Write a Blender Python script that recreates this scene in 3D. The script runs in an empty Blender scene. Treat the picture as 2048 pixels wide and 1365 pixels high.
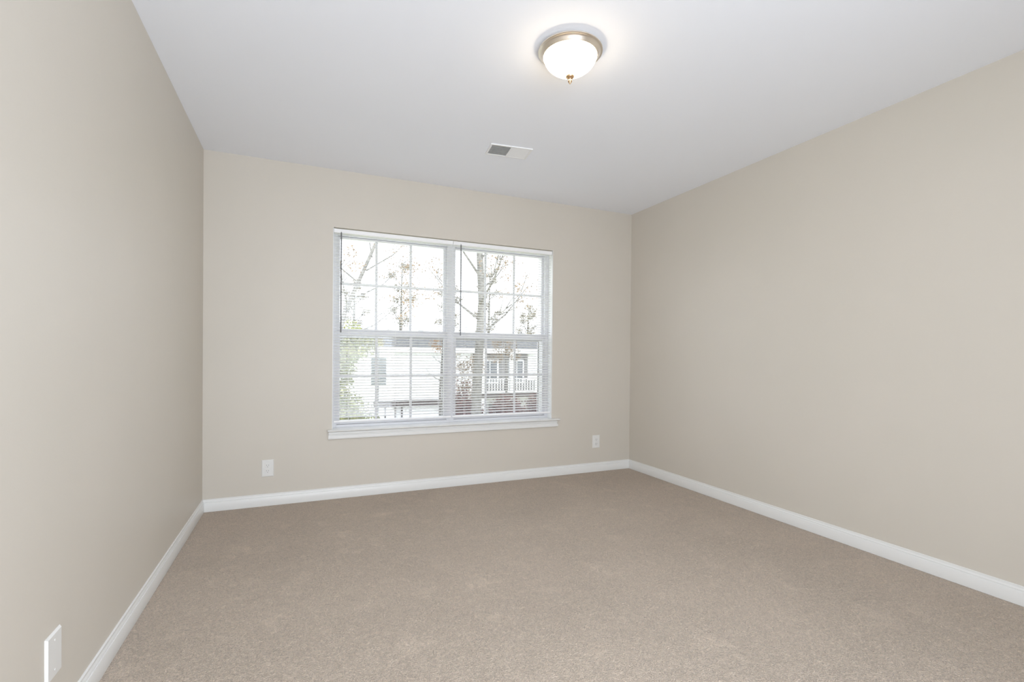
import bpy, bmesh, math, random
from mathutils import Vector, Matrix
C = bpy.context.scene.collection
SC = bpy.context.scene

# ---------------------------------------------------------------- camera
F_PX, YAW, PITCH, ROLL = 962.72, 0.41107, -0.007674, 0.008853
CAM = (0.61234, -3.79523, 1.07663)
PPY = 718.81
sy, cy, sp, cp = math.sin(YAW), math.cos(YAW), math.sin(PITCH), math.cos(PITCH)
fw = Vector((sy*cp, cy*cp, sp)); rt = Vector((cy, -sy, 0)); up = rt.cross(fw)
c_, s_ = math.cos(ROLL), math.sin(ROLL)
r2 = rt*c_ + up*s_; u2 = up*c_ - rt*s_
cd = bpy.data.cameras.new('camera'); cam = bpy.data.objects.new('camera', cd); C.objects.link(cam)
M = Matrix((r2, u2, -fw)).transposed().to_4x4(); M.translation = Vector(CAM)
cam.matrix_world = M
cd.sensor_width = 36; cd.lens = F_PX/2048*36; cd.shift_y = (PPY-682.5)/2048; cd.clip_start = .02; cd.clip_end = 500
SC.camera = cam

# ---------------------------------------------------------------- world, exposure
W = bpy.data.worlds.new('overcast_sky'); SC.world = W; W.use_nodes = True
bg = W.node_tree.nodes['Background']
bg.inputs[0].default_value = (0.89, 0.955, 1.04, 1)
# overcast sky, made brighter on the unseen -y side to light the room
_n = W.node_tree.nodes; _l = W.node_tree.links
_t = _n.new('ShaderNodeTexCoord'); _s = _n.new('ShaderNodeSeparateXYZ'); _m = _n.new('ShaderNodeMapRange')
_m.interpolation_type = 'SMOOTHSTEP'
_m.inputs[1].default_value = -.9; _m.inputs[2].default_value = .5; _m.inputs[3].default_value = 6.35; _m.inputs[4].default_value = 3.5
_l.new(_t.outputs['Generated'], _s.inputs[0]); _l.new(_s.outputs[1], _m.inputs[0]); _l.new(_m.outputs[0], bg.inputs[1])
SC.view_settings.view_transform = 'Standard'; SC.view_settings.look = 'None'
SC.view_settings.exposure = 0.05; SC.view_settings.gamma = 1; SC.view_settings.use_curve_mapping = False
SC.cycles.max_bounces = 14; SC.cycles.diffuse_bounces = 10; SC.cycles.transparent_max_bounces = 24
SC.cycles.sample_clamp_indirect = 6

# ---------------------------------------------------------------- room numbers
H = 2.44; RW = 3.508; YB = -4.30; WT = 0.22          # ceiling height, width, back wall, wall thickness
OX0, OX1, OZ0, OZ1 = 0.817, 2.657, 0.503, 2.014      # window opening
BX0, BX1, BZ1 = 0.05, 2.05, 2.33                      # unseen opening, added in the back wall to let fill daylight in

def portal(name, x, y, z, w, h, rx):
    l = bpy.data.lights.new(name, 'AREA'); l.shape = 'RECTANGLE'; l.size = w; l.size_y = h
    l.cycles.is_portal = True
    o = bpy.data.objects.new(name, l); C.objects.link(o); o.location = (x, y, z); o.rotation_euler = (rx, 0, 0)
    return o
portal('window_portal', (OX0+OX1)/2, WT+.10, (OZ0+OZ1)/2, OX1-OX0, OZ1-OZ0, -math.pi/2)
portal('back_portal', (BX0+BX1)/2, YB-WT-.02, BZ1/2, BX1-BX0, BZ1, math.pi/2)

# ---------------------------------------------------------------- materials
def mat(name, col, rough=.6, spec=.3, metal=0, emit=None, estr=0):
    m = bpy.data.materials.new(name); m.use_nodes = True
    b = m.node_tree.nodes['Principled BSDF']
    b.inputs['Base Color'].default_value = (*col, 1); b.inputs['Roughness'].default_value = rough
    b.inputs['Specular IOR Level'].default_value = spec; b.inputs['Metallic'].default_value = metal
    if emit: b.inputs['Emission Color'].default_value = (*emit, 1); b.inputs['Emission Strength'].default_value = estr
    return m
def nd(m, t, **kw):
    n = m.node_tree.nodes.new(t)
    for k, v in kw.items(): setattr(n, k, v)
    return n
def mottled(name, c1, c2, scale, rough=.8, bump=0, bscale=None, detail=4, dist=.01, spec=.2):
    """two-tone noise colour plus optional fine bump, in object space"""
    m = mat(name, c1, rough, spec); nt = m.node_tree; b = nt.nodes['Principled BSDF']
    tc = nd(m, 'ShaderNodeTexCoord'); n = nd(m, 'ShaderNodeTexNoise'); n.inputs['Scale'].default_value = scale; n.inputs['Detail'].default_value = detail
    r = nd(m, 'ShaderNodeValToRGB'); r.color_ramp.elements[0].color = (*c1, 1); r.color_ramp.elements[1].color = (*c2, 1)
    r.color_ramp.elements[0].position = .35; r.color_ramp.elements[1].position = .65
    nt.links.new(tc.outputs['Object'], n.inputs['Vector']); nt.links.new(n.outputs['Fac'], r.inputs[0]); nt.links.new(r.outputs[0], b.inputs['Base Color'])
    if bump:
        n2 = nd(m, 'ShaderNodeTexNoise'); n2.inputs['Scale'].default_value = bscale or scale; n2.inputs['Detail'].default_value = 3
        bp = nd(m, 'ShaderNodeBump'); bp.inputs['Strength'].default_value = bump; bp.inputs['Distance'].default_value = dist
        nt.links.new(tc.outputs['Object'], n2.inputs['Vector']); nt.links.new(n2.outputs['Fac'], bp.inputs['Height']); nt.links.new(bp.outputs[0], b.inputs['Normal'])
    return m

M_wall = mottled('greige_wall_paint', (.615, .578, .515), (.632, .592, .530), 1.3, rough=.45, bump=.08, bscale=180, dist=.002, spec=.35)
M_ceil = mottled('white_ceiling_paint', (.865, .895, .955), (.875, .905, .965), 1.0, rough=.9, bump=.06, bscale=150, dist=.002)
M_trim = mat('white_trim_enamel', (.79, .795, .785), .3, .45)
M_vinyl = mat('white_window_vinyl', (.66, .66, .68), .35, .4)
M_slat = mat('white_blind_slat', (.90, .905, .915), .4, .4)
M_slat2 = M_slat.copy(); M_slat2.name = 'white_translucent_slat'      # thin vinyl lets some daylight through
_b = M_slat2.node_tree.nodes['Principled BSDF']; _o = M_slat2.node_tree.nodes['Material Output']
_tr = M_slat2.node_tree.nodes.new('ShaderNodeBsdfTranslucent'); _tr.inputs[0].default_value = (.97, .97, .975, 1)
_mx = M_slat2.node_tree.nodes.new('ShaderNodeMixShader'); _mx.inputs[0].default_value = .6
M_slat2.node_tree.links.new(_b.outputs[0], _mx.inputs[1]); M_slat2.node_tree.links.new(_tr.outputs[0], _mx.inputs[2]); M_slat2.node_tree.links.new(_mx.outputs[0], _o.inputs[0])
M_cord = mat('blind_cord', (.80, .80, .80), .8, .1)
M_wand = mat('smoked_clear_wand', (.17, .175, .18), .2, .5)
M_plate = mat('ivory_white_plastic', (.76, .76, .745), .3, .45)
M_slot = mat('socket_dark', (.24, .24, .235), .6, .2)
M_nickel = mat('brushed_nickel', (.84, .77, .68), .32, .5, 1)
M_brass = mat('finial_brass', (.74, .50, .30), .3, .5, 1)
M_dome = mat('lit_frosted_glass', (.95, .93, .9), .5, .3, 0, (1, .82, .58), 16)
M_vent = mat('vent_white_enamel', (.84, .85, .86), .4, .4)
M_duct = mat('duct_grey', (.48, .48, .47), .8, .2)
M_bronze = mat('screen_bar', (.22, .22, .22), .5, .3)

def carpet_mat():
    m = mat('beige_frieze_carpet', (.4, .33, .27), .95, .05); nt = m.node_tree; L = nt.links; b = nt.nodes['Principled BSDF']
    b.inputs['Sheen Weight'].default_value = .25; b.inputs['Sheen Roughness'].default_value = .6
    tc = nd(m, 'ShaderNodeTexCoord')
    def noise(s, d=3, dist=0., src=None):
        n = nd(m, 'ShaderNodeTexNoise'); n.inputs['Scale'].default_value = s; n.inputs['Detail'].default_value = d; n.inputs['Distortion'].default_value = dist
        L.new(src or tc.outputs['Object'], n.inputs['Vector']); return n
    def ramp(src, p0, p1, v0, v1):
        r = nd(m, 'ShaderNodeMapRange'); r.inputs[1].default_value = p0; r.inputs[2].default_value = p1; r.inputs[3].default_value = v0; r.inputs[4].default_value = v1
        L.new(src, r.inputs[0]); return r.outputs[0]
    def math_(op, a, bb):
        n = nd(m, 'ShaderNodeMath', operation=op)
        for i, v in enumerate((a, bb)):
            if isinstance(v, (int, float)): n.inputs[i].default_value = v
            else: L.new(v, n.inputs[i])
        return n.outputs[0]
    fine = noise(170, 2, 1.6)           # single yarns
    curl = noise(75, 2, 2.4)            # curled tufts
    patch = noise(7.5, 3, .3)           # brushed patches
    big = noise(1.6, 2, .2)
    worm = noise(52, 1, 1.5)            # frieze curls: thin ridges of a smooth noise
    wv = ramp(math_('ABSOLUTE', math_('SUBTRACT', worm.outputs['Fac'], .5), 0), .0, .09, 1, 0)
    v = math_('ADD', ramp(fine.outputs['Fac'], .3, .7, -.20, .20), ramp(curl.outputs['Fac'], .32, .68, -.12, .12))
    v = math_('ADD', v, math_('SUBTRACT', math_('MULTIPLY', wv, .16), .06))
    v = math_('ADD', v, ramp(patch.outputs['Fac'], .57, .72, 0, .09))
    # footprints and brushed spots where the pile lies flat: x, y, radius
    spots = None; blot = noise(17, 3, .6); edge = math_('MULTIPLY', math_('SUBTRACT', blot.outputs['Fac'], .5), .34)
    for sx_, sy_, sr_ in ((1.11, -0.48, 0.074), (0.82, -0.77, 0.047), (0.27, -1.05, 0.034), (0.37, -1.25, 0.051), (0.61, -1.28, 0.057), (0.38, 0.01, 0.056), (0.88, -0.46, 0.046), (0.86, -1.04, 0.049), (0.31, -0.80, 0.070), (0.51, -1.64, 0.044), (0.52, -1.91, 0.032), (1.34, -0.75, 0.051), (1.41, -1.63, 0.053), (1.33, -1.96, 0.062), (2.00, -1.70, 0.047), (0.98, -2.02, 0.074), (2.04, -2.46, 0.085), (2.83, -2.56, 0.096),):
        dn = nd(m, 'ShaderNodeVectorMath', operation='DISTANCE'); dn.inputs[1].default_value = (sx_, sy_, 0)
        L.new(tc.outputs['Object'], dn.inputs[0])
        q = ramp(math_('ADD', dn.outputs['Value'], edge), sr_*1.15, sr_*.3, 0, .10)
        spots = q if spots is None else math_('ADD', spots, q)
    v = math_('ADD', v, spots)
    v = math_('ADD', v, ramp(big.outputs['Fac'], .35, .65, -.035, .035))
    v = math_('ADD', v, 1.0)
    mix = nd(m, 'ShaderNodeVectorMath', operation='SCALE'); mix.inputs[0].default_value = (.735, .612, .500)
    L.new(v, mix.inputs['Scale']); L.new(mix.outputs[0], b.inputs['Base Color'])
    h = math_('ADD', math_('ADD', math_('MULTIPLY', fine.outputs['Fac'], .6), math_('MULTIPLY', curl.outputs['Fac'], .8)), math_('MULTIPLY', wv, .16))
    bp = nd(m, 'ShaderNodeBump'); bp.inputs['Strength'].default_value = .9; bp.inputs['Distance'].default_value = .02
    L.new(h, bp.inputs['Height']); L.new(bp.outputs[0], b.inputs['Normal'])
    return m
M_carpet = carpet_mat()

def glass_mat():
    m = bpy.data.materials.new('window_glass'); m.use_nodes = True; nt = m.node_tree; nt.nodes.clear()
    o = nt.nodes.new('ShaderNodeOutputMaterial'); t = nt.nodes.new('ShaderNodeBsdfTransparent'); g = nt.nodes.new('ShaderNodeBsdfGlossy')
    g.inputs['Roughness'].default_value = .02; t.inputs[0].default_value = (.97, .97, .965, 1)
    mx = nt.nodes.new('ShaderNodeMixShader'); mx.inputs[0].default_value = .05
    nt.links.new(t.outputs[0], mx.inputs[1]); nt.links.new(g.outputs[0], mx.inputs[2]); nt.links.new(mx.outputs[0], o.inputs[0]); return m
def screen_mat():
    m = bpy.data.materials.new('insect_screen_mesh'); m.use_nodes = True; nt = m.node_tree; nt.nodes.clear()
    o = nt.nodes.new('ShaderNodeOutputMaterial'); t = nt.nodes.new('ShaderNodeBsdfTransparent'); g = nt.nodes.new('ShaderNodeBsdfDiffuse')
    g.inputs[0].default_value = (.30, .30, .31, 1)
    mx = nt.nodes.new('ShaderNodeMixShader'); mx.inputs[0].default_value = .22
    nt.links.new(t.outputs[0], mx.inputs[1]); nt.links.new(g.outputs[0], mx.inputs[2]); nt.links.new(mx.outputs[0], o.inputs[0]); return m
M_glass = glass_mat(); M_screen = screen_mat()

# ---------------------------------------------------------------- mesh helpers
def bx(bm, x0, x1, y0, y1, z0, z1, bev=0):
    vs = [bm.verts.new(p) for p in ((x0,y0,z0),(x1,y0,z0),(x1,y1,z0),(x0,y1,z0),(x0,y0,z1),(x1,y0,z1),(x1,y1,z1),(x0,y1,z1))]
    fs = [bm.faces.new([vs[i] for i in f]) for f in ((0,3,2,1),(4,5,6,7),(0,1,5,4),(1,2,6,5),(2,3,7,6),(3,0,4,7))]
    if bev:
        es = list({e for f in fs for e in f.edges})
        bmesh.ops.bevel(bm, geom=es, offset=bev, segments=2, affect='EDGES', profile=.6)
def prism(bm, prof, a, b, fn, cut_a=0, cut_b=0):
    """extrude a closed 2-D profile (p,q) from a to b; fn(t,p,q)->xyz; cut = how much the ends slant per unit p"""
    A = [bm.verts.new(fn(a + cut_a*p, p, q)) for p, q in prof]
    B = [bm.verts.new(fn(b + cut_b*p, p, q)) for p, q in prof]
    n = len(prof)
    for i in range(n):
        bm.faces.new((A[i], A[(i+1) % n], B[(i+1) % n], B[i]))
    bm.faces.new(A[::-1]); bm.faces.new(B)
def lathe(bm, prof, cx=0, cy_=0, n=64):
    rings = []
    for r, z in prof:
        if r < 1e-5: rings.append([bm.verts.new((cx, cy_, z))])
        else: rings.append([bm.verts.new((cx+r*math.cos(2*math.pi*i/n), cy_+r*math.sin(2*math.pi*i/n), z)) for i in range(n)])
    for a, b in zip(rings, rings[1:]):
        for i in range(n):
            j = (i+1) % n
            if len(a) == 1 and len(b) == 1: continue
            if len(a) == 1: bm.faces.new((a[0], b[i], b[j]))
            elif len(b) == 1: bm.faces.new((a[i], a[j], b[0]))
            else: bm.faces.new((a[i], a[j], b[j], b[i]))
def tube(bm, pts, rad, n=8):
    """tapered tube through pts, rad a number or a list"""
    pts = [Vector(p) for p in pts]; rs = rad if isinstance(rad, (list, tuple)) else [rad]*len(pts)
    prev = None; ref = Vector((.31, .9, .3))
    for k, p in enumerate(pts):
        d = (pts[min(k+1, len(pts)-1)] - pts[max(k-1, 0)]).normalized()
        u = d.cross(ref).normalized(); v = d.cross(u)
        ring = [bm.verts.new(p + (u*math.cos(2*math.pi*i/n) + v*math.sin(2*math.pi*i/n))*rs[k]) for i in range(n)]
        if prev:
            for i in range(n): bm.faces.new((prev[i], prev[(i+1) % n], ring[(i+1) % n], ring[i]))
        else: bm.faces.new(ring[::-1])
        prev = ring
    bm.faces.new(prev)
def obj(name, bm, m, parent=None, smooth=False, label=None):
    bmesh.ops.recalc_face_normals(bm, faces=bm.faces)
    me = bpy.data.meshes.new(name); bm.to_mesh(me); bm.free(); me.materials.append(m)
    if smooth:
        for p in me.polygons: p.use_smooth = True
        me.set_sharp_from_angle(angle=math.radians(40))
    o = bpy.data.objects.new(name, me); C.objects.link(o)
    if parent: o.parent = parent
    if label: o['label'] = label
    return o
def off(bm, d):
    bmesh.ops.translate(bm, verts=bm.verts, vec=Vector(d)); return bm
def tag(o, label, cat, group=None, kind=None):
    o['label'] = label; o['category'] = cat
    if group: o['group'] = group
    if kind: o['kind'] = kind
    return o
def thing(name, label, cat, loc=(0, 0, 0), rot=(0, 0, 0), group=None):
    o = bpy.data.objects.new(name, None); C.objects.link(o); o.location = loc; o.rotation_euler = rot; o.empty_display_size = .1
    return tag(o, label, cat, group)
def struct(o, label, cat):
    return tag(o, label, cat, kind='structure')
NB = bmesh.new

# ---------------------------------------------------------------- room shell
bm = NB(); bx(bm, -WT, RW+WT, YB-WT, WT, -.12, 0)
struct(obj('floor', bm, M_carpet), 'beige frieze carpet covering the whole room floor', 'floor')
bm = NB(); bx(bm, -WT, RW+WT, YB-WT, WT, H, H+.12)
struct(obj('ceiling', bm, M_ceil), 'flat white painted ceiling with the round lamp and vent', 'ceiling')
bm = NB(); bx(bm, -WT, 0, YB-WT, 0, 0, H)
struct(obj('wall_left', bm, M_wall), 'greige painted wall along the left side, carrying a blank plate', 'wall')
bm = NB(); bx(bm, RW, RW+WT, YB-WT, 0, 0, H)
struct(obj('wall_right', bm, M_wall), 'bare greige painted wall along the right side', 'wall')
def holed(x0, x1, ya, yb, hx0, hx1, hz0, hz1):
    """wall slab with one opening, a single closed shell"""
    bm = NB(); xs = [x0, hx0, hx1, x1]; zs = [0, hz0, hz1, H]
    if hz0 <= 0: zs = [0, hz1, H]
    g = {}
    for k, y in enumerate((ya, yb)):
        for i, x in enumerate(xs):
            for j, z in enumerate(zs): g[k, i, j] = bm.verts.new((x, y, z))
    nj = len(zs)-1; hole = (1, 1 if hz0 > 0 else 0)
    for k in (0, 1):
        for i in range(3):
            for j in range(nj):
                if (i, j) != hole: bm.faces.new((g[k,i,j], g[k,i+1,j], g[k,i+1,j+1], g[k,i,j+1]))
    def q(a, b, c, d): bm.faces.new((a, b, c, d))
    for j in range(nj):
        for i in (0, 3): q(g[0,i,j], g[1,i,j], g[1,i,j+1], g[0,i,j+1])
    for i in range(3):
        for j in (0, nj):
            if j == 0 and hole[1] == 0 and i == 1: continue
            q(g[0,i,j], g[1,i,j], g[1,i+1,j], g[0,i+1,j])
    hj = hole[1]
    for i in (1, 2): q(g[0,i,hj], g[1,i,hj], g[1,i,hj+1], g[0,i,hj+1])
    q(g[0,1,hj+1], g[1,1,hj+1], g[1,2,hj+1], g[0,2,hj+1])
    if hj: q(g[0,1,hj], g[1,1,hj], g[1,2,hj], g[0,2,hj])
    return bm
wf = struct(obj('wall_front', holed(-WT, RW+WT, 0, WT, OX0, OX1, OZ0, OZ1), M_wall), 'greige painted wall around the double window', 'wall')
struct(obj('wall_back', holed(-WT, RW+WT, YB-WT, YB, BX0, BX1, 0, BZ1), M_wall), 'greige wall behind the camera with a wide opening added to let daylight in', 'wall')

# baseboards, colonial profile: (out from wall, height)
BB = [(0, .001), (.0115, .001), (.0125, .004), (.0125, .060), (.0118, .0618), (.0080, .0625), (.0076, .0655), (.0100, .0672), (.0098, .0715), (.0064, .0755),
      (.0060, .079), (.0066, .081), (.0060, .0845), (.0040, .086), (0, .086)]
bm = NB(); prism(bm, BB, YB, 0, lambda t, p, q: (p, t, q), 0, -1)
struct(obj('baseboard_left', bm, M_trim, smooth=True), 'white moulded baseboard along the left wall', 'baseboard')
bm = NB(); prism(bm, BB, YB, 0, lambda t, p, q: (RW-p, t, q), 0, -1)
struct(obj('baseboard_right', bm, M_trim, smooth=True), 'white moulded baseboard along the right wall', 'baseboard')
bm = NB(); prism(bm, BB, 0, RW, lambda t, p, q: (t, -p, q), 1, -1)
struct(obj('baseboard_front', bm, M_trim, smooth=True), 'white moulded baseboard under the window wall', 'baseboard')

# ---------------------------------------------------------------- window: jamb liner, stool and apron
JL = .004
bm = NB()
for a in ((OX0, OX0+JL, -.0015, .075, OZ0, OZ1), (OX1-JL, OX1, -.0015, .075, OZ0, OZ1), (OX0, OX1, .036, .075, OZ1-JL, OZ1)): bx(bm, *a)
struct(obj('trim_1', bm, M_trim), 'thin white jamb liner around the window recess', 'trim')
t2 = bpy.data.objects.new('trim_2', None); C.objects.link(t2); t2.location = ((OX0+OX1)/2, 0, OZ0)
struct(t2, 'white window stool and moulded apron under the double window', 'window sill')
T2 = (-(OX0+OX1)/2, 0, -OZ0)
bm = NB()
SX0, SX1 = .786, 2.722
prof = [(.075, .503), (-.040, .503), (-.0455, .5055), (-.0475, .5095), (-.0455, .5135), (-.040, .516), (.075, .516)]
prism(bm, [(p, q) for p, q in prof if p <= 0] + [(0, .516), (0, .503)], SX0, SX1, lambda t, p, q: (t, p, q))
bx(bm, OX0+JL, OX1-JL, 0, .072, .503, .516)
obj('stool', off(bm, T2), M_trim, t2, smooth=True)
bm = NB()
AP = [(0, .503), (-.010, .503), (-.010, .4965), (-.0145, .4955), (-.0165, .4905), (-.0160, .482), (-.0125, .477), (-.0145, .472), (-.0200, .468), (-.0215, .452), (-.0195, .446), (-.014, .4435), (0, .4435)]
prism(bm, AP, .7975 , 2.693, lambda t, p, q: (t, p, q), .35, -1.0)
obj('apron', off(bm, T2), M_trim, t2, smooth=True)

# ---------------------------------------------------------------- two double-hung window units
def unit(name, x0, x1, label):
    """double-hung vinyl unit between x0 and x1: frame, two sashes with grilles, half screen"""
    z0, z1 = .516, OZ1-JL
    cx = (x0+x1)/2
    w = bpy.data.objects.new(name, None); C.objects.link(w); w.location = (cx, .07, z0)
    struct(w, label, 'window'); T = (-cx, -.07, -z0)
    g0, g1 = cx-.4055, cx+.4055                     # clear glass width
    fi = .028                                       # frame face
    bm = NB()
    for a in ((x0, x0+fi, .072, .235, z0, z1), (x1-fi, x1, .072, .235, z0, z1), (x0+fi, x1-fi, .072, .235, z1-.030, z1), (x0+fi, x1-fi, .072, .235, z0, z0+.022)): bx(bm, *a, .0015)
    for xa, xb in ((x0+fi, x0+fi+.006), (x1-fi-.006, x1-fi)):   # parting stops
        bx(bm, xa, xb, .078, .084, z0+.022, z1-.030); bx(bm, xa, xb, .112, .116, z0+.022, z1-.030)
    obj('window_frame', off(bm, T), M_vinyl, w)
    ms = 1.212                                     # meeting rail bottom
    def sash(nm, ya, yb, za, zb, rb, rtp, gz):
        bm = NB(); s0, s1 = x0+fi+.002, x1-fi-.002
        bx(bm, s0, g0, ya, yb, za, zb, .002); bx(bm, g1, s1, ya, yb, za, zb, .002)
        bx(bm, g0, g1, ya, yb, za, za+rb, .002); bx(bm, g0, g1, ya, yb, zb-rtp, zb, .002)
        if nm == 'lower_sash':
            bx(bm, g0-.02, g1+.02, ya-.006, ya, zb-.012, zb-.004, .001)      # finger lip
            for q in (.25, .75): bx(bm, s0+(s1-s0)*q-.022, s0+(s1-s0)*q+.022, ya+.002, yb-.002, zb, zb+.008, .002)   # sash locks
        s = obj(nm, off(bm, T), M_vinyl, w)
        ym = (ya+yb)/2
        bm = NB(); bx(bm, g0-.004, g1+.004, ym-.002, ym+.002, za+rb-.004, zb-rtp+.004)
        obj('pane', off(bm, T), M_glass, s)
        bm = NB()
        for k in (1, 2): xx = g0+(g1-g0)*k/3; bx(bm, xx-.010, xx+.010, ym-.006, ym-.0021, za+rb, zb-rtp)
        bx(bm, g0, g1, ym-.0065, ym-.0021, gz-.010, gz+.010)
        obj('grille', off(bm, T), M_vinyl, s)
        return s
    sash('upper_sash', .117, .140, ms-.002, z1-.032, .045, .016, 1.617)
    sash('lower_sash', .086, .110, z0+.024, ms+.055, .030, .050, .9035)
    bm = NB(); sx0, sx1 = x0+fi-.006, x1-fi+.006
    for a in ((sx0, sx0+.0121, z0+.023, ms), (sx1-.0121, sx1, z0+.023, ms), (sx0+.012, sx1-.012, ms-.010, ms), (sx0+.012, sx1-.012, z0+.023, z0+.035)):
        bx(bm, a[0], a[1], .203, .210, a[2], a[3], .001)
    sc = obj('screen_frame', off(bm, T), M_bronze, w)
    bm = NB(); bx(bm, sx0+.012, sx1-.012, .206, .2065, z0+.035, ms-.010)
    obj('insect_screen', off(bm, T), M_screen, sc)
    return w
XM = 1.741
unit('window_1', OX0+JL, XM, 'left double-hung white window unit with grilles, behind the left blind')
unit('window_2', XM, OX1-JL, 'right double-hung white window unit with grilles, behind the right blind')

# ---------------------------------------------------------------- mini blinds
def blind(x0, x1, label, wx):
    cx = (x0+x1)/2; zt = 2.008
    b = thing('mini_blind', label, 'blind', (cx, .018, zt), group='white mini blinds in the double window')
    T = (-cx, -.018, -zt)
    bm = NB(); prism(bm, [(.003, 1.979), (.005, 1.977), (.031, 1.977), (.033, 1.979), (.033, 2.004), (.031, 2.006), (.005, 2.006), (.003, 2.004)], x0, x1, lambda t, p, q: (t, p, q))
    obj('head_rail', off(bm, T), M_slat, b)
    # slats: arched strips, outer edge raised
    tilt = math.radians(13); pitch = .0213; yc = .019; wd = .0125
    bm = NB(); z = 1.966; n = 0
    while z > .590:
        up_, lo = [], []
        for k in range(5):
            s = -wd + 2*wd*k/4; h = .0022*(1-(s/wd)**2)
            y = yc + s*math.cos(tilt) - h*math.sin(tilt); zz = z + s*math.sin(tilt) + h*math.cos(tilt)
            up_.append((y, zz)); lo.append((y, zz-.0005))
        prism(bm, up_+lo[::-1], x0+.006, x1-.006, lambda t, p, q: (t, p, q)); z -= pitch; n += 1
    obj('slats', off(bm, T), M_slat2, b, smooth=True)
    zb = .577
    bm = NB(); bx(bm, x0+.005, x1-.005, .006, .031, zb-.011, zb, .0025)
    br = obj('bottom_rail', off(bm, T), M_slat, b)
    for q in (.12, .5, .88):
        bm = NB(); xx = x0+(x1-x0)*q
        for y in (.0045, .0335): bx(bm, xx-.0007, xx+.0007, y-.0005, y+.0005, zb-.004, 1.981)
        zz = 1.966
        while zz > .590:
            tube(bm, [(xx, .0045, zz-.0048), (xx, .0335, zz+.0018)], .0004, 4); zz -= pitch
        obj('ladder_cord', off(bm, T), M_cord, b)
    bm = NB(); tube(bm, [(wx, -.0075, 1.982), (wx, -.0080, 1.972), (wx, -.0080, 1.240), (wx, -.0080, 1.236)], [.002, .0050, .0050, .0035], 6)
    wd_ = obj('tilt_wand', off(bm, T), M_wand, b, label='grey clear plastic tilt wand')
    bm = NB(); tube(bm, [(wx, .003, 1.988), (wx, -.0075, 1.990), (wx, -.0075, 1.980)], .0017, 6)
    obj('wand_hook', off(bm, T), M_cord, wd_)
    return b
blind(OX0+JL+.003, 1.7355, 'white mini blind lowered over the left half of the double window', .874)
blind(1.7395, OX1-JL-.004, 'white mini blind lowered over the right half of the double window', 1.800)

# ---------------------------------------------------------------- wall plates
def plate_mesh(w, h, d=.006, bev=.005):
    """bevelled plate in local x-z plane, front facing -y"""
    bm = NB(); w2, h2 = w/2, h/2
    rings = [(w2, h2, 0), (w2, h2, -.0015), (w2-bev, h2-bev, -d)]
    vs = [[bm.verts.new((sx*a, y, sz*b)) for sx, sz in ((-1,-1),(1,-1),(1,1),(-1,1))] for a, b, y in rings]
    for r, s in zip(vs, vs[1:]):
        for i in range(4): bm.faces.new((r[i], r[(i+1) % 4], s[(i+1) % 4], s[i]))
    bm.faces.new(vs[0][::-1]); bm.faces.new(vs[-1]); return bm
def outlet(x, z, label):
    t = thing('wall_outlet', label, 'electrical outlet', (x, 0, z), group='duplex outlets on the window wall')
    obj('cover_plate', plate_mesh(.077, .119), M_plate, t)
    for s in (-1, 1):
        bm = NB(); n = 20; R_ = .0172; zc = s*.0195
        loop = []
        for i in range(n):
            a = 2*math.pi*i/n; loop.append((R_*math.cos(a), max(-.0142, min(.0142, R_*math.sin(a))) + zc))
        A = [bm.verts.new((p, -.0058, q)) for p, q in loop]; B = [bm.verts.new((p*.94, -.0085, (q-zc)*.94+zc)) for p, q in loop]
        for i in range(n): bm.faces.new((A[i], A[(i+1) % n], B[(i+1) % n], B[i]))
        bm.faces.new(B)
        f = obj('receptacle', bm, M_plate, t)
        bm = NB()
        for sx, hh in ((-.0064, .0042), (.0064, .0034)): bx(bm, sx-.0011, sx+.0011, -.0088, -.0084, zc+.003-hh, zc+.003+hh)
        lathe_pts = [bm.verts.new((.0024*math.cos(a*math.pi/6), -.0088, zc-.0085+.0024*math.sin(a*math.pi/6))) for a in range(12)]
        bm.faces.new(lathe_pts)
        obj('socket_slots', bm, M_slot, f, label='dark slots and round earth hole')
    bm = NB(); tube(bm, [(0, -.0055, 0), (0, -.0072, 0)], .0032, 12)
    obj('screw', bm, M_plate, t)
    return t
outlet(.393, .2655, 'white duplex outlet plate low on the window wall, left of the window')
outlet(3.1285, .280, 'white duplex outlet plate low on the window wall near the right corner')
t = thing('blank_wall_plate', 'white blank cover plate with two screws low on the left wall', 'wall plate', (0, -2.124, .260), (0, 0, math.pi/2))
obj('cover_plate', plate_mesh(.084, .122, .0065, .0045), M_plate, t)
for s in (-1, 1):
    bm = NB(); tube(bm, [(0, -.0060, s*.040), (0, -.0075, s*.040)], .0028, 12)
    obj('screw', bm, M_plate, t)

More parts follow.
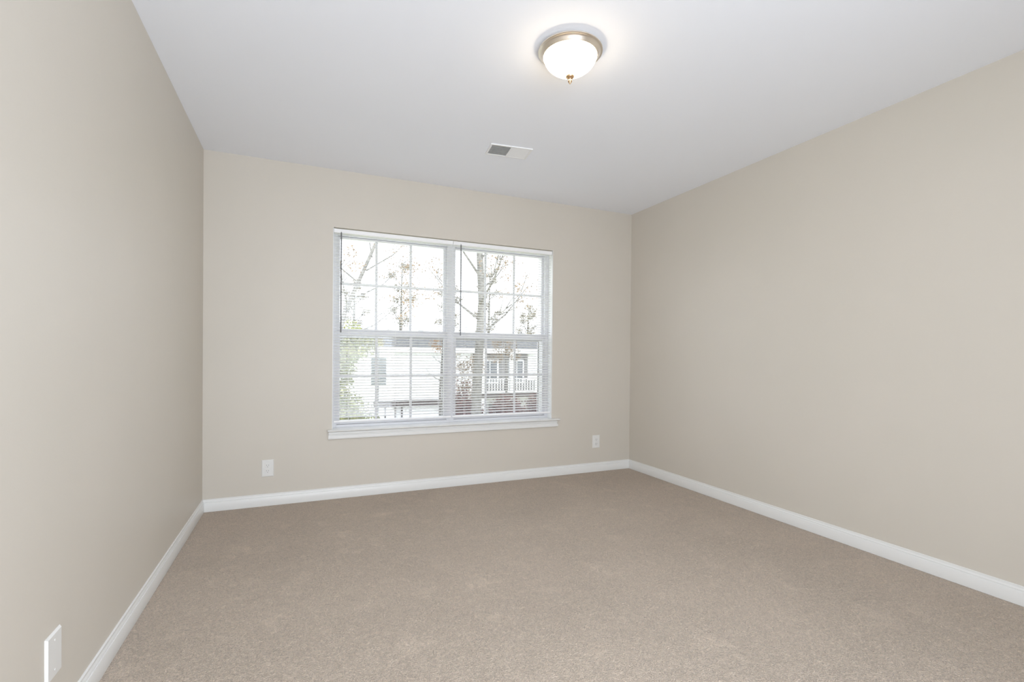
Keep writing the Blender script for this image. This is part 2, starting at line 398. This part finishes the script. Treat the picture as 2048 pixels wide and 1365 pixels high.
# ---------------------------------------------------------------- ceiling vent
v = thing('ceiling_vent', 'small white two-way air vent in the ceiling near the window, one half open', 'vent', (1.868, -.830, H), (0, 0, math.radians(-6.8)))
VW, VH = .285, .168
bm = NB(); b_ = .0125
for a in ((-VW/2, VW/2, -VH/2, -VH/2+b_), (-VW/2, VW/2, VH/2-b_, VH/2), (-VW/2, -VW/2+b_, -VH/2+b_, VH/2-b_), (VW/2-b_, VW/2, -VH/2+b_, VH/2-b_), (-.004, .004, -VH/2+b_, VH/2-b_)):
    bx(bm, *a, -.0075, -.0002, .002)
obj('vent_frame', bm, M_vent, v)
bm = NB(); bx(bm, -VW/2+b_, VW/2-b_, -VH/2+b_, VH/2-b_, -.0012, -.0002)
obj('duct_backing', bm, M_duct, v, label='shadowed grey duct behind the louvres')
def louvre(xa, xb, ang, nm):
    bm = NB(); n = 9; y0_, y1_ = -VH/2+b_, VH/2-b_
    for k in range(n):
        yc = y0_+(y1_-y0_)*(k+.5)/n; hw = .0088; ca, sa = math.cos(ang), math.sin(ang)
        pr = [(-hw, -.0004), (hw, -.0004), (hw, .0004), (-hw, .0004)]
        prism(bm, [(yc+p*ca-q*sa, -.0044+(p*sa+q*ca)*.35) for p, q in pr], xa, xb, lambda t, p, q: (t, p, q))
    obj(nm, bm, M_vent, v)
louvre(-VW/2+b_, -.004, math.radians(62), 'louvre_bank')
louvre(.004, VW/2-b_, math.radians(-34), 'louvre_bank')

# ---------------------------------------------------------------- ceiling lamp
LX, LY = 1.6925, -1.932
t = thing('ceiling_light', 'round flush ceiling lamp with nickel rim and lit frosted glass bowl', 'ceiling lamp', (LX, LY, H))
bm = NB(); lathe(bm, [(.0001, -.0005), (.108, -.0005), (.110, -.012), (.1380, -.0155), (.1412, -.0180), (.1415, -.0215), (.1385, -.0235), (.1365, -.0240), (.1340, -.0245),
      (.1290, -.0300), (.1235, -.0370), (.1222, -.0385), (.1230, -.0402), (.1210, -.0425), (.1185, -.0428), (.1165, -.041), (.1160, -.034), (.0001, -.033)], n=96)
obj('metal_rim', bm, M_nickel, t, smooth=True, label='brushed nickel rim')
bm = NB(); pr = [(.1145, -.035)]
for k in range(0, 17):
    a = math.pi/2*k/16; pr.append((.1155*math.cos(a)**1.5 if k < 16 else 0, -.041-.083*math.sin(a)))
lathe(bm, pr, n=96)
obj('glass_bowl', bm, M_dome, t, smooth=True, label='glowing frosted white glass bowl')
bm = NB(); lathe(bm, [(0, -.1205), (.0150, -.1215), (.0185, -.1250), (.0185, -.1285), (.0160, -.1320), (.0110, -.1350), (.0080, -.1370), (.0070, -.1395), (.0092, -.1430),
      (.0092, -.1475), (.0070, -.1520), (.0045, -.1550), (.0035, -.1575), (.0018, -.1595), (0, -.1600)], n=32)
obj('finial', bm, M_brass, t, smooth=True, label='turned brass finial')

# ================================================================ outside
GZ = -2.9
M_siding = mottled('white_lap_siding', (.80, .81, .81), (.84, .85, .85), 2)
nt = M_siding.node_tree
M_shingle = mottled('grey_shingles', (0.079, 0.081, 0.084), (0.139, 0.140, 0.143), 6, detail=6)
M_brown = mat('brown_band', (.055, .042, .040), .7)
M_porch_shade = mottled('porch_shade_grey', (.15, .145, .14), (.21, .205, .20), 3)  # grey stands for the shade of the porch, put into the wall colour
M_far = mottled('pale_far_leaf', (.19, .175, .15), (.30, .27, .225), 3)
M_white = mat('white_house_trim', (.85, .86, .86), .5)
M_shut = mottled('weathered_grey_louvre', (0.099, 0.112, 0.106), (0.145, 0.158, 0.145), 5)
M_dark = mat('shadowy_house_glass', (.10, .11, .12), .2, .5)
M_grass = mottled('autumn_lawn', (.30, .33, .13), (.46, .42, .22), 1.5)
M_drive = mottled('pale_concrete', (.50, .49, .47), (.58, .57, .55), 1.2)
M_bark = mottled('grey_bark', (0.094, 0.089, 0.079), (0.170, 0.160, 0.144), 8, bump=.5, bscale=20, dist=.03)
M_fg = mottled('yellow_green_leaf', (0.144, 0.166, 0.037), (0.252, 0.242, 0.079), 3)
M_fy = mottled('yellow_leaf', (0.245, 0.213, 0.040), (0.303, 0.250, 0.067), 3)
M_fo = mottled('orange_leaf', (0.229, 0.111, 0.040), (0.297, 0.179, 0.070), 3)
M_fr = mottled('dark_red_leaf', (0.075, 0.022, 0.021), (0.120, 0.047, 0.039), 4)
M_ft = mottled('tan_leaf', (0.165, 0.117, 0.074), (0.234, 0.169, 0.105), 4)

bm = NB()
bx(bm, -30, 60, WT+3.0, 60, GZ-.3, GZ)
tag(obj('lawn', bm, M_grass), 'yellow green lawn below the window', 'lawn', kind='structure')
bm = NB(); bx(bm, 3.6, 7.6, 9, 19.6, GZ, GZ+.02)
tag(obj('driveway', bm, M_drive), 'pale concrete driveway leading to the white garage door', 'driveway', kind='structure')

# neighbour house across the lawn
HX, HY = 3.05, 20.0
h = thing('neighbor_house', 'white sided house with grey shingle roof seen through the blinds', 'house', (HX, HY, GZ))
TH = (-HX, -HY, -GZ)
bm = NB()
# lapped siding front: one shell with courses stepping out
xw0, xw1 = 3.05, 15.5
prof = [(0.25, GZ)]
z = GZ
while z < 1.30:
    prof += [(-.012, z), (0.0, z+.14)]; z += .14
prof += [(.25, z)]
prism(bm, prof, xw0, xw1, lambda t, p, q: (t, HY+p, q))
bx(bm, xw0, xw1, HY+.25, HY+8, GZ, 1.32)
obj('wall', off(bm, TH), M_siding, h)
bm = NB()
prism(bm, [(19.55, 1.30), (24.2, 2.22), (28.6, 1.30), (28.6, 1.42), (24.2, 2.34), (19.55, 1.42)], xw0-.4, xw1+.4, lambda t, p, q: (t, p, q))
obj('roof', off(bm, TH), M_shingle, h)
bm = NB(); bx(bm, xw0-.4, xw1+.4, 19.48, 19.55, 1.20, 1.42); bx(bm, xw0-.35, xw1+.35, 19.56, 19.98, 1.20, 1.24)
obj('eave', off(bm, TH), M_white, h)
bm = NB(); bx(bm, xw0-.03, xw0+.13, HY-.05, HY-.013, GZ, 1.2)
obj('corner_board', off(bm, TH), M_white, h)
bm = NB()
bx(bm, 3.64, 4.34, HY-.06, HY-.02, -.40, .90)
sh = obj('gable_louvre', off(bm, TH), M_shut, h)
bm = NB(); k = -.36
while k < .86: prism(bm, [(HY-.10, k), (HY-.06, k+.05), (HY-.06, k)], 3.68, 4.30, lambda t, p, q: (t, p, q)); k += .085
obj('louvre_blades', off(bm, TH), M_shut, sh)
bm = NB(); bx(bm, 3.75, 8.0, HY-.50, HY-.03, -1.42, -1.16)
obj('garage_canopy', off(bm, TH), M_brown, h)
bm = NB(); bx(bm, 5.15, 7.9, HY-.11, HY-.02, GZ+.02, -1.38)
gd = obj('garage_door', off(bm, TH), M_white, h)
bm = NB()
for r in range(3):
    for c in range(5): bx(bm, 5.27+c*.525, 5.27+c*.525+.42, HY-.125, HY-.11, GZ+.12+r*.5, GZ+.12+r*.5+.36, .01)
obj('raised_panels', off(bm, TH), M_white, gd)
bm = NB()
for a in ((4.28, 4.33, -2.10, -1.40), (4.75, 4.80, -2.10, -1.40), (4.33, 4.75, -2.10, -2.05), (5.07, 5.12, GZ+.02, -1.36)): bx(bm, a[0], a[1], HY-.08, HY-.02, a[2], a[3])
gw = obj('side_window_frame', off(bm, TH), M_brown, h)
bm = NB(); bx(bm, 4.33, 4.75, HY-.05, HY-.02, -2.05, -1.42)
obj('drawn_shade', off(bm, TH), M_white, gw)
def house_window(xa, xb, za, zb, n):
    bm = NB(); f = .07
    for a in ((xa-f, xa, za-f, zb+f), (xb, xb+f, za-f, zb+f), (xa, xb, za-f, za), (xa, xb, zb, zb+f)): bx(bm, a[0], a[1], HY-.07, HY-.013, a[2], a[3])
    for k in range(1, n): x = xa+(xb-xa)*k/n; bx(bm, x-.02, x+.02, HY-.05, HY-.03, za, zb)
    o = obj('window', off(bm, TH), M_white, h)
    bm = NB(); bx(bm, xa, xb, HY-.03, HY-.018, za, zb); obj('pane', off(bm, TH), M_dark, o)
house_window(9.3, 10.1, -.35, .75, 2)
house_window(10.9, 11.6, -.35, .75, 2)
house_window(9.0, 11.4, -2.3, -1.5, 4)
bm = NB()  # slabs over the white siding, coloured as the shaded porch
for a in ((8.75, 9.17, -.84, 1.16), (10.23, 10.77, -.84, 1.16), (11.7, 11.9, -.84, 1.16), (9.17, 10.23, -.84, -.46), (10.77, 11.7, -.84, -.46), (9.17, 10.23, .86, 1.16), (10.77, 11.7, .86, 1.16), (11.9, 13.1, -.84, -.30)):
    bx(bm, a[0], a[1], HY-.055, HY-.014, a[2], a[3])
obj('porch_shade_wall', off(bm, TH), M_porch_shade, h, label='wall behind the balcony, porch shade painted in grey')
# balcony on the right part of the facade
bm = NB(); bx(bm, 8.7, 13.2, HY-1.6, HY-.02, -1.02, -.84)
obj('balcony_deck', off(bm, TH), M_brown, h)
for x in (8.8, 10.3, 11.7, 13.1):
    bm = NB(); bx(bm, x-.07, x+.07, HY-1.58, HY-1.44, GZ, 1.20)
    obj('balcony_post', off(bm, TH), M_white, h)
bm = NB(); bx(bm, 8.8, 13.1, HY-1.55, HY-1.48, -.12, -.06); bx(bm, 8.8, 13.1, HY-1.55, HY-1.48, -.78, -.73)
x = 8.95
while x < 13.0: bx(bm, x-.022, x+.022, HY-1.535, HY-1.495, -.75, -.10); x += .15
obj('balcony_railing', off(bm, TH), M_white, h)

rnd = random.Random(7)
def leaves(bm, c, rad, n, size, squash=1, hollow=.5):
    for _ in range(n):
        d = Vector((rnd.gauss(0,1), rnd.gauss(0,1), rnd.gauss(0,1))).normalized()
        r = rnd.uniform(hollow, 1)
        p = Vector(c) + Vector((d.x*rad, d.y*rad, d.z*rad*squash))*r
        s = size*rnd.uniform(.6, 1.3)
        u = Vector((rnd.gauss(0,1), rnd.gauss(0,1), rnd.gauss(0,1))).normalized(); w = u.orthogonal().normalized()
        if rnd.random() < .5: w = u.cross(w)
        q = [p-u*s, p-w*s*.45+u*s*.1, p+u*s, p+w*s*.45+u*s*.1]
        bm.faces.new([bm.verts.new(v) for v in q])
def tree(name, label, cat, base, pts_r, branches, clumps, mleaf, leafsize, group=None):
    t = thing(name, label, cat, base, group=group); T = tuple(-v for v in base)
    bm = NB(); tube(bm, [p for p, r in pts_r], [r for p, r in pts_r], 10); obj('trunk', off(bm, T), M_bark, t, smooth=True)
    if branches:
        bm = NB()
        for br in branches: tube(bm, [p for p, r in br], [r for p, r in br], 6)
        obj('branches', off(bm, T), M_bark, t, smooth=True)
    bm = NB()
    for c, rad, n in clumps: leaves(bm, c, rad, n, leafsize, .8)
    obj('leaves', off(bm, T), mleaf, t)
    return t
def auto_branches(root, zt, n, ln, r0, spread=1.0, sub=3):
    """branches leaving the trunk line root->top, each with twigs; returns (branches, tips)"""
    out, tips = [], []
    (x0, y0, z0), (x1, y1, z1) = root, zt
    for k in range(n):
        f = (k+.5)/n; s = Vector((x0+(x1-x0)*f, y0+(y1-y0)*f, z0+(z1-z0)*f))
        a = k*2.4+rnd.uniform(-.4, .4); L = ln*(1-.45*f)*rnd.uniform(.75, 1.2)
        d = Vector((math.cos(a)*spread, math.sin(a)*spread, rnd.uniform(.45, 1.0))).normalized()
        p1 = s+d*L*.5; p2 = s+d*L+Vector((0, 0, L*.18)); r = r0*(1-.5*f)
        out.append([(s, r), (p1, r*.6), (p2, r*.2)]); tips.append(p2)
        for j in range(sub):
            q = s+(p2-s)*rnd.uniform(.35, .9)
            e = (d+Vector((rnd.uniform(-.9, .9), rnd.uniform(-.9, .9), rnd.uniform(-.3, .6)))).normalized()
            q2 = q+e*L*rnd.uniform(.25, .5); out.append([(q, r*.35), (q2, r*.1)]); tips.append(q2)
    return out, tips

# big grey trunk tree seen through the right half
br, tips = auto_branches((6.10, 11.5, 1.5), (5.9, 11.5, 8.6), 14, 2.8, .05, sub=8)
cl = [(p, rnd.uniform(.2, .55), 30) for p in tips if rnd.random() < .85]
tree('large_tree', 'tall grey-trunked tree with few leaves outside the right half of the window', 'tree', (5.95, 11.5, GZ),
     [((5.92, 11.5, GZ), .23), ((5.96, 11.5, -1.5), .18), ((6.02, 11.5, .3), .155), ((6.16, 11.5, 2.9), .13), ((6.0, 11.5, 5.5), .09), ((5.85, 11.5, 8.8), .03)],
     br, cl, M_ft, .05)
# bare leaning tree in the left half
br, tips = auto_branches((1.22, 7, 1.2), (3.0, 7.1, 5.8), 15, 1.75, .022, sub=9)
cl = [(p, rnd.uniform(.12, .34), 34) for p in tips if rnd.random() < .9]
tree('slender_tree', 'thin leaning tree with sparse leaves outside the left half of the window', 'tree', (.95, 7, GZ),
     [((.95, 7, GZ), .075), ((1.05, 7, -1), .065), ((1.20, 7, 1.0), .052), ((1.45, 7, 2.0), .045), ((1.95, 7.05, 3.2), .035), ((3.05, 7.1, 6.0), .012)], br, cl, M_ft, .032)
# yellow green tree at far left
br, tips = auto_branches((1.15, 12, -1.5), (1.3, 12, 1.2), 9, 1.4, .04)
cl = [(p, .42, 130) for p in tips] + [((1.3, 12, .4), .9, 1100), ((1.7, 12.2, 1.25), .7, 800), ((2.35, 12.3, 1.4), .55, 550), ((1.5, 12, -.7), .8, 1000)]
tree('yellow_green_tree', 'bushy yellow green tree at the lower left of the window view', 'tree', (1.1, 12, GZ),
     [((1.1, 12, GZ), .09), ((1.15, 12, -1.5), .08), ((1.3, 12, 1.3), .03)], br, cl, M_fg, .06)
# orange tree in front of the neighbour roof
br, tips = auto_branches((5.95, 16, -.4), (6.05, 16, 1.6), 8, .7, .03)
tree('orange_tree', 'small orange-leaved tree in front of the grey roof', 'tree', (5.95, 16, GZ),
     [((5.95, 16, GZ), .07), ((5.95, 16, -.4), .05), ((6.05, 16, 1.6), .02)], br, [((6.0, 16, 1.55), .55, 420), ((6.35, 16, 1.1), .35, 120)], M_fo, .05)
tree('yellow_tree', 'small yellow-leaved treetop in front of the grey roof', 'tree', (3.38, 16, GZ),
     [((3.38, 16, GZ), .06), ((3.40, 16, 0), .04), ((3.42, 16, 1.5), .02)], [], [((3.42, 16, 1.55), .25, 130)], M_fy, .045)
# shrubs
def shrub(name, label, cat, base, clumps, m, size, group=None):
    t = thing(name, label, cat, base, group=group); T = tuple(-v for v in base)
    bm = NB()
    for k in range(7):
        a = k*.9; tube(bm, [base, (base[0]+.45*math.cos(a), base[1]+.4*math.sin(a), base[2]+1.1), (base[0]+.7*math.cos(a), base[1]+.6*math.sin(a), base[2]+1.9)], [.035, .022, .008], 6)
    obj('stems', off(bm, T), M_bark, t)
    bm = NB()
    for c, r, n in clumps: leaves(bm, c, r, n, size, 1.0, .2)
    obj('leaves', off(bm, T), m, t)
g_ = 'dark red shrubs below the balcony'
shrub('red_shrub', 'dark red shrub left of the grey tree trunk', 'shrub', (6.45, 14, GZ), [((6.45, 14, -1.2), .8, 2600), ((6.35, 14, -1.9), .82, 700), ((6.3, 14, -.4), .55, 260)], M_fr, .06, g_)
shrub('red_shrub', 'dark red shrub in the middle, right of the grey tree trunk', 'shrub', (8.15, 14, GZ), [((8.15, 14, -1.2), .76, 2800), ((8.15, 14, -1.9), .78, 700)], M_fr, .06, g_)
shrub('red_shrub', 'rightmost dark red shrub below the balcony railing', 'shrub', (9.85, 14.3, GZ), [((9.8, 14.3, -1.2), .78, 2800), ((9.85, 14.3, -2.0), .8, 600)], M_fr, .06, g_)
shrub('yellow_shrub', 'yellow green shrub low on the left side of the window view', 'shrub', (2.4, 15.4, GZ), [((2.3, 15.4, -1.35), .95, 2200), ((3.1, 15.4, -1.75), .6, 500), ((1.7, 15.4, -1.8), .85, 500)], M_fg, .06)
shrub('tan_shrub', 'tan and red leafy bush beside the balcony', 'shrub', (7.0, 17, GZ), [((7.3, 17, .5), .75, 420), ((8.0, 17, .7), .5, 180), ((7.4, 17, -.4), .7, 350)], M_ft, .06)
tree('tan_tree', 'tan-leaved treetop above the balcony, right of the grey trunk', 'tree', (9.35, 16.9, GZ),
     [((9.35, 16.9, GZ), .07), ((9.36, 16.9, -.2), .05), ((9.3, 16.9, 1.6), .02)], [], [((9.2, 16.9, 1.55), .62, 420), ((9.7, 16.9, 1.15), .45, 220), ((8.85, 16.9, .95), .4, 130)], M_ft, .055)

# thin woods behind the neighbour house
far = [(4.0, 6.2, 'far pale tree behind the house roof, leftmost of the row'), (7.5, 7.8, 'tall far pale tree behind the house roof, second from the left'),
       (11.35, 6.4, 'far pale tree behind the house roof, middle of the row'), (14.8, 7.6, 'tall far pale tree behind the house roof, second from the right'),
       (18.4, 4.8, 'low far pale tree behind the house roof, rightmost of the row')]
for x, zt_, lab in far:
    br, tips = auto_branches((x, 34, 1.2), (x+.2, 34, zt_), 12, 1.4, .06, sub=6)
    cl = [(p, rnd.uniform(.25, .42), 24) for p in tips]
    tree('far_tree', lab, 'tree', (x, 34, GZ), [((x, 34, GZ), .2), ((x+.1, 34, 1.2), .14), ((x+.2, 34, zt_), .03)], br, cl, M_far, .085, 'pale trees behind the neighbour house')
